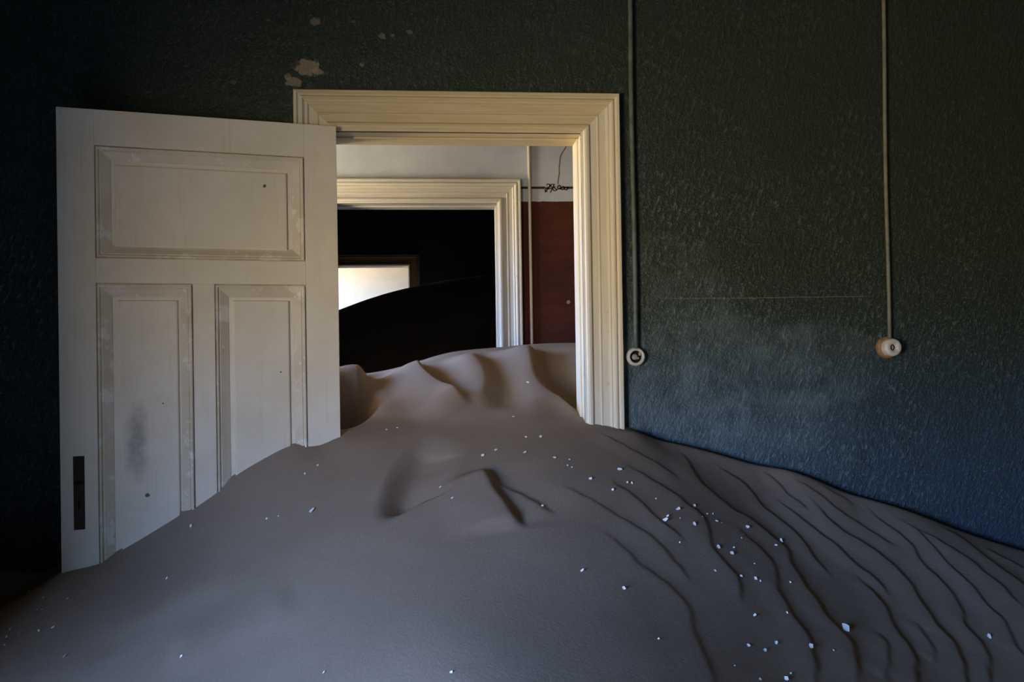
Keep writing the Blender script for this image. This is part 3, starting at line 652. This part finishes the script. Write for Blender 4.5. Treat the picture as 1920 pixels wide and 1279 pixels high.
FLAKES = [(0.552, -0.352, 0.0202, 'large white chip uppermost on the ripples, closest to the door frame', 'paint chips in the upper cluster on the ripples'),
    (0.434, -0.434, 0.0141, 'small white paint chip in the upper cluster on the ripples, first from the left', 'paint chips in the upper cluster on the ripples'),
    (0.563, -0.413, 0.0107, 'tiny white paint chip in the upper cluster on the ripples, fourth from the left', 'paint chips in the upper cluster on the ripples'),
    (0.579, -0.411, 0.0107, 'tiny white paint chip in the upper cluster on the ripples, fifth from the left', 'paint chips in the upper cluster on the ripples'),
    (0.499, -0.475, 0.0139, 'small white paint chip in the upper cluster on the ripples, second from the left', 'paint chips in the upper cluster on the ripples'),
    (0.646, -0.461, 0.007, 'tiny white paint chip in the upper cluster on the ripples, sixth from the left', 'paint chips in the upper cluster on the ripples'),
    (0.712, -0.484, 0.0192, 'large white paint chip in the upper cluster on the ripples, ninth from the left', 'paint chips in the upper cluster on the ripples'),
    (0.662, -0.534, 0.0136, 'small white paint chip in the upper cluster on the ripples, eighth from the left', 'paint chips in the upper cluster on the ripples'),
    (0.646, -0.558, 0.0218, 'long slanted white chip touching a ripple crest in the upper cluster', 'paint chips in the upper cluster on the ripples'),
    (0.786, -0.43, 0.0125, 'small white paint chip in the upper cluster on the ripples, twelfth from the left', 'paint chips in the upper cluster on the ripples'),
    (0.705, -0.525, 0.0068, 'tiny white paint chip in the upper cluster on the ripples, eleventh from the left', 'paint chips in the upper cluster on the ripples'),
    (0.748, -0.536, 0.0153, 'small white paint chip in the upper cluster on the ripples, thirteenth from the left', 'paint chips in the upper cluster on the ripples'),
    (0.794, -0.483, 0.0087, 'tiny white paint chip in the upper cluster on the ripples, fourteenth from the left', 'paint chips in the upper cluster on the ripples'),
    (0.822, -0.449, 0.0071, 'tiny white paint chip in the upper cluster on the ripples, fifteenth from the left', 'paint chips in the upper cluster on the ripples'),
    (0.847, -0.436, 0.0071, 'tiny white paint chip in the upper cluster on the ripples, sixteenth from the left', 'paint chips in the upper cluster on the ripples'),
    (0.846, -0.471, 0.0123, 'small white paint chip in the upper cluster on the ripples, seventeenth from the left', 'paint chips in the upper cluster on the ripples'),
    (0.863, -0.47, 0.007, 'tiny white paint chip in the upper cluster on the ripples, nineteenth from the left', 'paint chips in the upper cluster on the ripples'),
    (0.965, -0.438, 0.0161, 'small white paint chip in the upper cluster on the ripples, twenty-third from the left', 'paint chips in the upper cluster on the ripples'),
    (0.91, -0.517, 0.0086, 'tiny white paint chip in the upper cluster on the ripples, twenty-second from the left', 'paint chips in the upper cluster on the ripples'),
    (0.798, -0.608, 0.0165, 'narrow white sliver chip lying along a steep ripple', 'paint chips in the upper cluster on the ripples'),
    (0.858, -0.582, 0.0084, 'tiny white paint chip in the upper cluster on the ripples, twenty-first from the left', 'paint chips in the upper cluster on the ripples'),
    (0.837, -0.617, 0.0148, 'small white paint chip in the upper cluster on the ripples, twentieth from the left', 'paint chips in the upper cluster on the ripples'),
    (1.08, -0.44, 0.018, 'white chip at the outer end of the upper cluster, towards the wall', 'paint chips in the upper cluster on the ripples'),
    (1.04, -0.485, 0.0123, 'small white paint chip in the upper cluster on the ripples, twenty-fifth from the left', 'paint chips in the upper cluster on the ripples'),
    (0.663, -0.647, 0.0081, 'tiny white paint chip in the upper cluster on the ripples, tenth from the left', 'paint chips in the upper cluster on the ripples'),
    (0.424, -0.923, 0.0125, 'solitary white chip at the left beginning of the lower ripples', 'paint chips on the lower ripples'),
    (0.464, -1.095, 0.0075, 'tiny white paint chip on the lower ripples and foreground, fourth from the left', 'paint chips on the lower ripples'),
    (0.74, -0.732, 0.0093, 'tiny white paint chip on the lower ripples and foreground, fifth from the left', 'paint chips on the lower ripples'),
    (0.825, -0.715, 0.011, 'small white paint chip on the lower ripples and foreground, seventh from the left', 'paint chips on the lower ripples'),
    (0.872, -0.706, 0.0126, 'small white paint chip on the lower ripples and foreground, tenth from the left', 'paint chips on the lower ripples'),
    (0.885, -0.711, 0.0079, 'tiny white paint chip on the lower ripples and foreground, twelfth from the left', 'paint chips on the lower ripples'),
    (0.792, -0.88, 0.013, 'small white paint chip on the lower ripples and foreground, ninth from the left', 'paint chips on the lower ripples'),
    (0.908, -0.828, 0.0089, 'tiny white paint chip on the lower ripples and foreground, sixteenth from the left', 'paint chips on the lower ripples'),
    (0.716, -1.015, 0.0107, 'small white paint chip on the lower ripples and foreground, eighth from the left', 'paint chips on the lower ripples'),
    (0.758, -1.015, 0.0134, 'large white paint chip on the lower ripples and foreground, thirteenth from the left', 'paint chips on the lower ripples'),
    (0.808, -0.971, 0.0124, 'small white paint chip on the lower ripples and foreground, fourteenth from the left', 'paint chips on the lower ripples'),
    (0.691, -1.136, 0.0099, 'small white paint chip on the lower ripples and foreground, eleventh from the left', 'paint chips on the lower ripples'),
    (0.769, -1.104, 0.014, 'large white paint chip on the lower ripples and foreground, fifteenth from the left', 'paint chips on the lower ripples'),
    (0.903, -0.63, 0.0066, 'tiny white paint chip in the upper cluster on the ripples, twenty-fourth from the left', 'paint chips in the upper cluster on the ripples'),
    (0.64, -1.113, 0.005, 'tiny white paint chip on the lower ripples and foreground, sixth from the left', 'paint chips on the lower ripples'),
    (1.0, -0.663, 0.0097, 'tiny white paint chip on the lower ripples and foreground, seventeenth from the left', 'paint chips on the lower ripples'),
    (1.088, -0.808, 0.0303, 'largest paint chip, a bright crumpled flake low on the right ripples', 'paint chips on the lower ripples'),
    (0.912, -0.95, 0.0195, 'bright white upright chip casting a small black shadow on the lower ripples', 'paint chips on the lower ripples'),
    (1.635, -0.665, 0.0182, 'lone white chip far out on the ripples by the right edge', 'paint chips on the lower ripples'),
    (0.982, -0.934, 0.0071, 'tiny white paint chip on the lower ripples and foreground, twentieth from the left', 'paint chips on the lower ripples'),
    (0.794, -1.077, 0.0065, 'tiny white paint chip on the lower ripples and foreground, eighteenth from the left', 'paint chips on the lower ripples'),
    (-0.23, -0.028, 0.0122, 'tiny white paint chip on the brown saddle before the doorway, second from the left', 'paint chips on the saddle in front of the doorway'),
    (-0.27, -0.033, 0.0122, 'tiny white paint chip on the brown saddle before the doorway, first from the left', 'paint chips on the saddle in front of the doorway'),
    (0.31, 0.344, 0.0165, 'tiny chip on the crest of the drift inside the doorway', 'paint chips on the saddle in front of the doorway'),
    (0.213, -0.036, 0.0123, 'tiny white paint chip on the brown saddle before the doorway, seventh from the left', 'paint chips on the saddle in front of the doorway'),
    (0.299, -0.198, 0.0174, 'small white paint chip on the brown saddle before the doorway, eleventh from the left', 'paint chips on the saddle in front of the doorway'),
    (0.245, -0.201, 0.0096, 'tiny white paint chip on the brown saddle before the doorway, ninth from the left', 'paint chips on the saddle in front of the doorway'),
    (0.131, -0.285, 0.0149, 'small white paint chip on the brown saddle before the doorway, sixth from the left', 'paint chips on the saddle in front of the doorway'),
    (0.084, -0.312, 0.0147, 'small white paint chip on the brown saddle before the doorway, fifth from the left', 'paint chips on the saddle in front of the doorway'),
    (0.23, -0.307, 0.0148, 'small white paint chip on the brown saddle before the doorway, eighth from the left', 'paint chips on the saddle in front of the doorway'),
    (0.33, -0.335, 0.0147, 'small white paint chip on the brown saddle before the doorway, thirteenth from the left', 'paint chips on the saddle in front of the doorway'),
    (0.368, -0.374, 0.009, 'tiny white paint chip on the brown saddle before the doorway, fourteenth from the left', 'paint chips on the saddle in front of the doorway'),
    (0.381, -0.381, 0.0072, 'tiny white paint chip on the brown saddle before the doorway, sixteenth from the left', 'paint chips on the saddle in front of the doorway'),
    (-0.059, -0.452, 0.0137, 'white chip beside the oval hollow in the middle of the drift', 'paint chips on the saddle in front of the doorway'),
    (-0.021, -0.551, 0.0099, 'tiny white paint chip on the brown saddle before the doorway, fourth from the left', 'paint chips on the saddle in front of the doorway'),
    (0.253, -0.597, 0.0114, 'small chip beside the dark groove right of the hollow', 'paint chips on the saddle in front of the doorway'),
    (0.381, -0.336, 0.0073, 'tiny white paint chip on the brown saddle before the doorway, fifteenth from the left', 'paint chips on the saddle in front of the doorway'),
    (-0.474, -0.41, 0.0241, 'brightest white chip alone on the smooth slope below the door', 'paint chips below the open door'),
    (0.322, -0.881, 0.0141, 'solitary white chip between the middle hollow and the ripples', 'paint chips on the lower ripples'),
    (-0.294, -1.185, 0.008, 'faint chip at the bottom edge below the open door', 'paint chips below the open door'),
    (-0.021, -1.287, 0.0076, 'faint chip at the bottom edge straight below the hollow', 'paint chips on the lower ripples'),
    (-0.537, -0.216, 0.0131, 'small white paint chip on the slope below the open door, sixth from the left', 'paint chips below the open door'),
    (-0.498, -0.187, 0.0114, 'tiny white paint chip on the slope below the open door, eighth from the left', 'paint chips below the open door'),
    (-0.922, -0.225, 0.0184, 'white chip pressed close to the bottom of the door leaf', 'paint chips below the open door'),
    (-0.628, -0.372, 0.0105, 'tiny white paint chip on the slope below the open door, fourth from the left', 'paint chips below the open door'),
    (-0.588, -0.381, 0.0087, 'tiny white paint chip on the slope below the open door, fifth from the left', 'paint chips below the open door'),
    (-0.914, -0.45, 0.0117, 'small chip alone under the foot of the door', 'paint chips below the open door'),
    (-1.422, -0.28, 0.023, 'longest dull chip in the dark corner nearest the black wall', 'paint chips in the dark corner left of the door'),
    (-1.371, -0.314, 0.0105, 'tiny white paint chip on dark sand left of the door, eighth from the left', 'paint chips in the dark corner left of the door'),
    (-1.328, -0.369, 0.0102, 'tiny white paint chip on dark sand left of the door, tenth from the left', 'paint chips in the dark corner left of the door'),
    (-1.237, -0.399, 0.0118, 'small white paint chip on dark sand left of the door, thirteenth from the left', 'paint chips in the dark corner left of the door'),
    (-1.294, -0.435, 0.0083, 'tiny white paint chip on dark sand left of the door, ninth from the left', 'paint chips in the dark corner left of the door'),
    (-1.343, -0.51, 0.0096, 'tiny white paint chip on dark sand left of the door, third from the left', 'paint chips in the dark corner left of the door'),
    (-1.299, -0.541, 0.0079, 'tiny white paint chip on dark sand left of the door, fourth from the left', 'paint chips in the dark corner left of the door'),
    (-1.235, -0.555, 0.0141, 'small white paint chip on dark sand left of the door, seventh from the left', 'paint chips in the dark corner left of the door'),
    (-1.199, -0.55, 0.0126, 'small white paint chip on dark sand left of the door, eleventh from the left', 'paint chips in the dark corner left of the door'),
    (-1.069, -0.73, 0.013, 'small white paint chip on dark sand left of the door, twelfth from the left', 'paint chips in the dark corner left of the door'),
    (-1.306, -0.595, 0.0107, 'small white paint chip on dark sand left of the door, first from the left', 'paint chips in the dark corner left of the door'),
    (-0.688, -0.928, 0.0092, 'faint chip alone on the bare sand in the lower left', 'paint chips below the open door'),
    (-1.311, -0.43, 0.0066, 'tiny white paint chip on dark sand left of the door, sixth from the left', 'paint chips in the dark corner left of the door'),
    (-1.329, -0.55, 0.0094, 'tiny white paint chip on dark sand left of the door, second from the left', 'paint chips in the dark corner left of the door')]

CP = np.array(CONTROL)
def tps(P, lam=1e-4):
    n = len(P)
    X = P[:, :2]
    r = np.linalg.norm(X[:, None] - X[None], axis=2)
    K = np.where(r > 0, r * r * np.log(r + 1e-12), 0) + lam * np.eye(n)
    Q = np.c_[np.ones(n), X]
    s = np.linalg.solve(np.block([[K, Q], [Q.T, np.zeros((3, 3))]]), np.r_[P[:, 2], 0, 0, 0])
    return s[:n], s[n:]
TW, TA = tps(CP)
def base_height(x, y):
    h = TA[0] + TA[1] * x + TA[2] * y
    for (cx, cy, _), wt in zip(CP, TW):
        r2_ = (x - cx) ** 2 + (y - cy) ** 2
        h = h + wt * 0.5 * r2_ * np.log(r2_ + 1e-18)
    return h
def chaikin(P, n=2):
    P = np.array(P, float)
    for _ in range(n):
        a, b = P[:-1], P[1:]
        Q = np.empty((2 * len(a), 2))
        Q[0::2], Q[1::2] = 0.75 * a + 0.25 * b, 0.25 * a + 0.75 * b
        P = np.vstack([P[:1], Q, P[-1:]])
    return P
def sstep(t):
    t = np.clip(t, 0, 1)
    return t * t * (3 - 2 * t)
def crest_height(x, y):
    out = np.zeros_like(x)
    for A, L, wd, pts in CRESTS:
        P = chaikin(pts)
        seg = np.linalg.norm(np.diff(P, axis=0), axis=1)
        cum = np.r_[0, np.cumsum(seg)]
        reach = 2.2 * L
        sel = np.flatnonzero((x > P[:, 0].min() - reach) & (x < P[:, 0].max() + reach) & (y > P[:, 1].min() - reach) & (y < P[:, 1].max() + reach))
        if not len(sel): continue
        gx, gy = x[sel], y[sel]
        best = np.full(len(sel), 1e9)
        sgn = np.zeros(len(sel))
        arc = np.zeros(len(sel))
        for i in range(len(P) - 1):
            ax, ay = P[i]
            dx, dy = P[i + 1] - P[i]
            l2 = dx * dx + dy * dy
            if l2 < 1e-12: continue
            t = np.clip(((gx - ax) * dx + (gy - ay) * dy) / l2, 0, 1)
            ex, ey = gx - ax - t * dx, gy - ay - t * dy
            d = ex * ex + ey * ey
            m = d < best
            best[m] = d[m]
            sgn[m] = np.sign(dx * ey - dy * ex)[m]
            arc[m] = (cum[i] + t * seg[i])[m]
        s = np.sqrt(best) * sgn + (0 < A < 0.015) * (0.0022 * np.sin(31 * gx + 47 * gy + 9 * A) + 0.0016 * np.sin(83 * gx - 61 * gy))                                # positive on the lee side
        tot = cum[-1]
        tap = max(0.04, min(0.18 * tot, 0.15))
        if A < 0: tap = 0.34 * tot
        fade = sstep(arc / tap) * sstep((tot - arc) / tap)
        if A < 0:                                               # a scooped hollow: only the lee side, below the surface
            out[sel] += np.where(s < 0, 0.0, fade * A * np.where(s < wd, sstep(s / wd), sstep(1 - (s - wd) / L)))
            continue
        rise = A * sstep(1 + s / L)
        lee = np.where(s < wd, A - 1.35 * A * sstep(s / wd), -0.35 * A * sstep(1 - (s - wd) / L))
        out[sel] += fade * np.where(s < 0, rise, lee)
    return out
def lumps(x, y):
    h = 0.004 * np.sin(2.1 * x + 1.3 * y + 0.4) * np.sin(3.4 * y - 1.7 * x) + 0.0022 * np.sin(7.3 * x - 3.1 * y + 1.0) * np.sin(5.7 * y + 4.2 * x)
    h = h - 0.42 * np.exp(-(((x + 0.47) / 0.085) ** 2 + ((y - 0.23) / 0.12) ** 2))      # hollow behind the hinge side of the doorway
    h = h - 0.055 * np.exp(-(np.minimum(y, 0) / 0.036) ** 2) * (y < 0.13) * sstep((x - 0.66) / 0.12)       # scoured trough along the foot of the wall
    return h
def sand_height(x, y):
    return base_height(x, y) + crest_height(x, y) + lumps(x, y)
def grid_surface(name, xs, ys, hf, mat):
    X, Y = np.meshgrid(xs, ys)
    Z = hf(X.ravel(), Y.ravel())
    V = np.stack([X.ravel(), Y.ravel(), Z], axis=1)
    nx, ny = len(xs), len(ys)
    idx = np.arange(nx * ny).reshape(ny, nx)
    Fq = np.stack([idx[:-1, :-1], idx[:-1, 1:], idx[1:, 1:], idx[1:, :-1]], axis=-1).reshape(-1, 4)
    me = bpy.data.meshes.new(name)
    me.vertices.add(len(V))
    me.vertices.foreach_set('co', V.astype(np.float32).ravel())
    me.loops.add(Fq.size)
    me.loops.foreach_set('vertex_index', Fq.astype(np.int32).ravel())
    me.polygons.add(len(Fq))
    me.polygons.foreach_set('loop_start', np.arange(0, Fq.size, 4, dtype=np.int32))
    me.polygons.foreach_set('use_smooth', np.ones(len(Fq), dtype=bool))
    me.update(calc_edges=True)
    me.validate()
    me.materials.append(mat)
    o = bpy.data.objects.new(name, me)
    COL.objects.link(o)
    return o
xs = np.r_[np.arange(-1.72, -1.4, 0.02), np.arange(-1.4, 2.35, 0.0065), np.arange(2.36, 2.901, 0.03)]
ys = np.r_[np.arange(-5.6, -1.5, 0.08), np.arange(-1.5, 0.95, 0.0065), np.arange(0.96, 1.80, 0.02)]
main = grid_surface('sand_drift', xs, ys, sand_height, M_SAND)
tag(main, 'rippled grey brown sand drift pouring through the near doorway and filling the room', 'sand', None, 'stuff')

def far_height(x, y):
    F2 = np.array(FAR)
    w2, a2 = FW, FA
    h = a2[0] + a2[1] * x + a2[2] * y
    for (cx, cy, _), wt in zip(F2, w2):
        q = (x - cx) ** 2 + (y - cy) ** 2
        h = h + wt * 0.5 * q * np.log(q + 1e-18)
    return h
FW, FA = tps(np.array(FAR))
far = grid_surface('sand_dune', np.arange(-2.6, 2.01, 0.05), np.arange(1.78, 7.21, 0.05), far_height, M_SAND)
tag(far, 'black silhouetted sand dune rising in the unlit room below the bright opening', 'sand', None, 'stuff')

# ------------------------------------------------------------------ paint chips lying on the sand
def chip_mesh(k):
    rnd = random.Random(100 + k)
    n = rnd.choice((5, 6, 6, 7))
    bm = bmesh.new()
    ang = sorted(rnd.uniform(0, 2 * math.pi) * 0.25 + 2 * math.pi * i / n for i in range(n))
    top, bot = [], []
    ex = rnd.uniform(0.55, 0.95)
    cu = rnd.uniform(0.05, 0.22)
    for a in ang:
        r = 0.5 * rnd.uniform(0.75, 1.0)
        px_, py_ = r * math.cos(a), r * ex * math.sin(a)
        z_ = cu * (px_ * px_) * 2.0 + rnd.uniform(0, 0.04)
        top.append(bm.verts.new((px_, py_, z_ + 0.10)))
        bot.append(bm.verts.new((px_ * 0.94, py_ * 0.94, z_)))
    c = bm.verts.new((0, 0, 0.09))
    d = bm.verts.new((0, 0, 0.0))
    for i in range(n):
        j = (i + 1) % n
        bm.faces.new((top[i], top[j], c))
        bm.faces.new((bot[j], bot[i], d))
        bm.faces.new((bot[i], bot[j], top[j], top[i]))
    bmesh.ops.recalc_face_normals(bm, faces=bm.faces)
    me = bpy.data.meshes.new('paint_chip')
    bm.to_mesh(me)
    bm.free()
    me.materials.append(M_FLAKE)
    return me
CHIPS = [chip_mesh(k) for k in range(8)]
cx_ = np.array([c[0] for c in FLAKES])
cy_ = np.array([c[1] for c in FLAKES])
hz = sand_height(cx_, cy_)
hx = (sand_height(cx_ + 0.01, cy_) - sand_height(cx_ - 0.01, cy_)) / 0.02
hy = (sand_height(cx_, cy_ + 0.01) - sand_height(cx_, cy_ - 0.01)) / 0.02
for i, (x, y, s, label, group) in enumerate(FLAKES):
    o = bpy.data.objects.new('paint_chip', CHIPS[i % 8])
    nrm = Vector((-hx[i], -hy[i], 1)).normalized()
    tilt = Vector((random.uniform(-.75, .0), random.uniform(-.7, -.05), 0))          # most lie a little propped up
    nrm = (nrm + tilt).normalized()
    q = Vector((0, 0, 1)).rotation_difference(nrm)
    o.rotation_mode = 'QUATERNION'
    o.rotation_quaternion = q @ Matrix.Rotation(random.uniform(0, 6.28), 3, 'Z').to_quaternion()
    o.scale = (s * 1.0, s * 1.0, s * 0.7)
    o.location = (x, y, hz[i] + 0.14 * s)
    COL.objects.link(o)
    tag(o, label, 'paint chip', group)
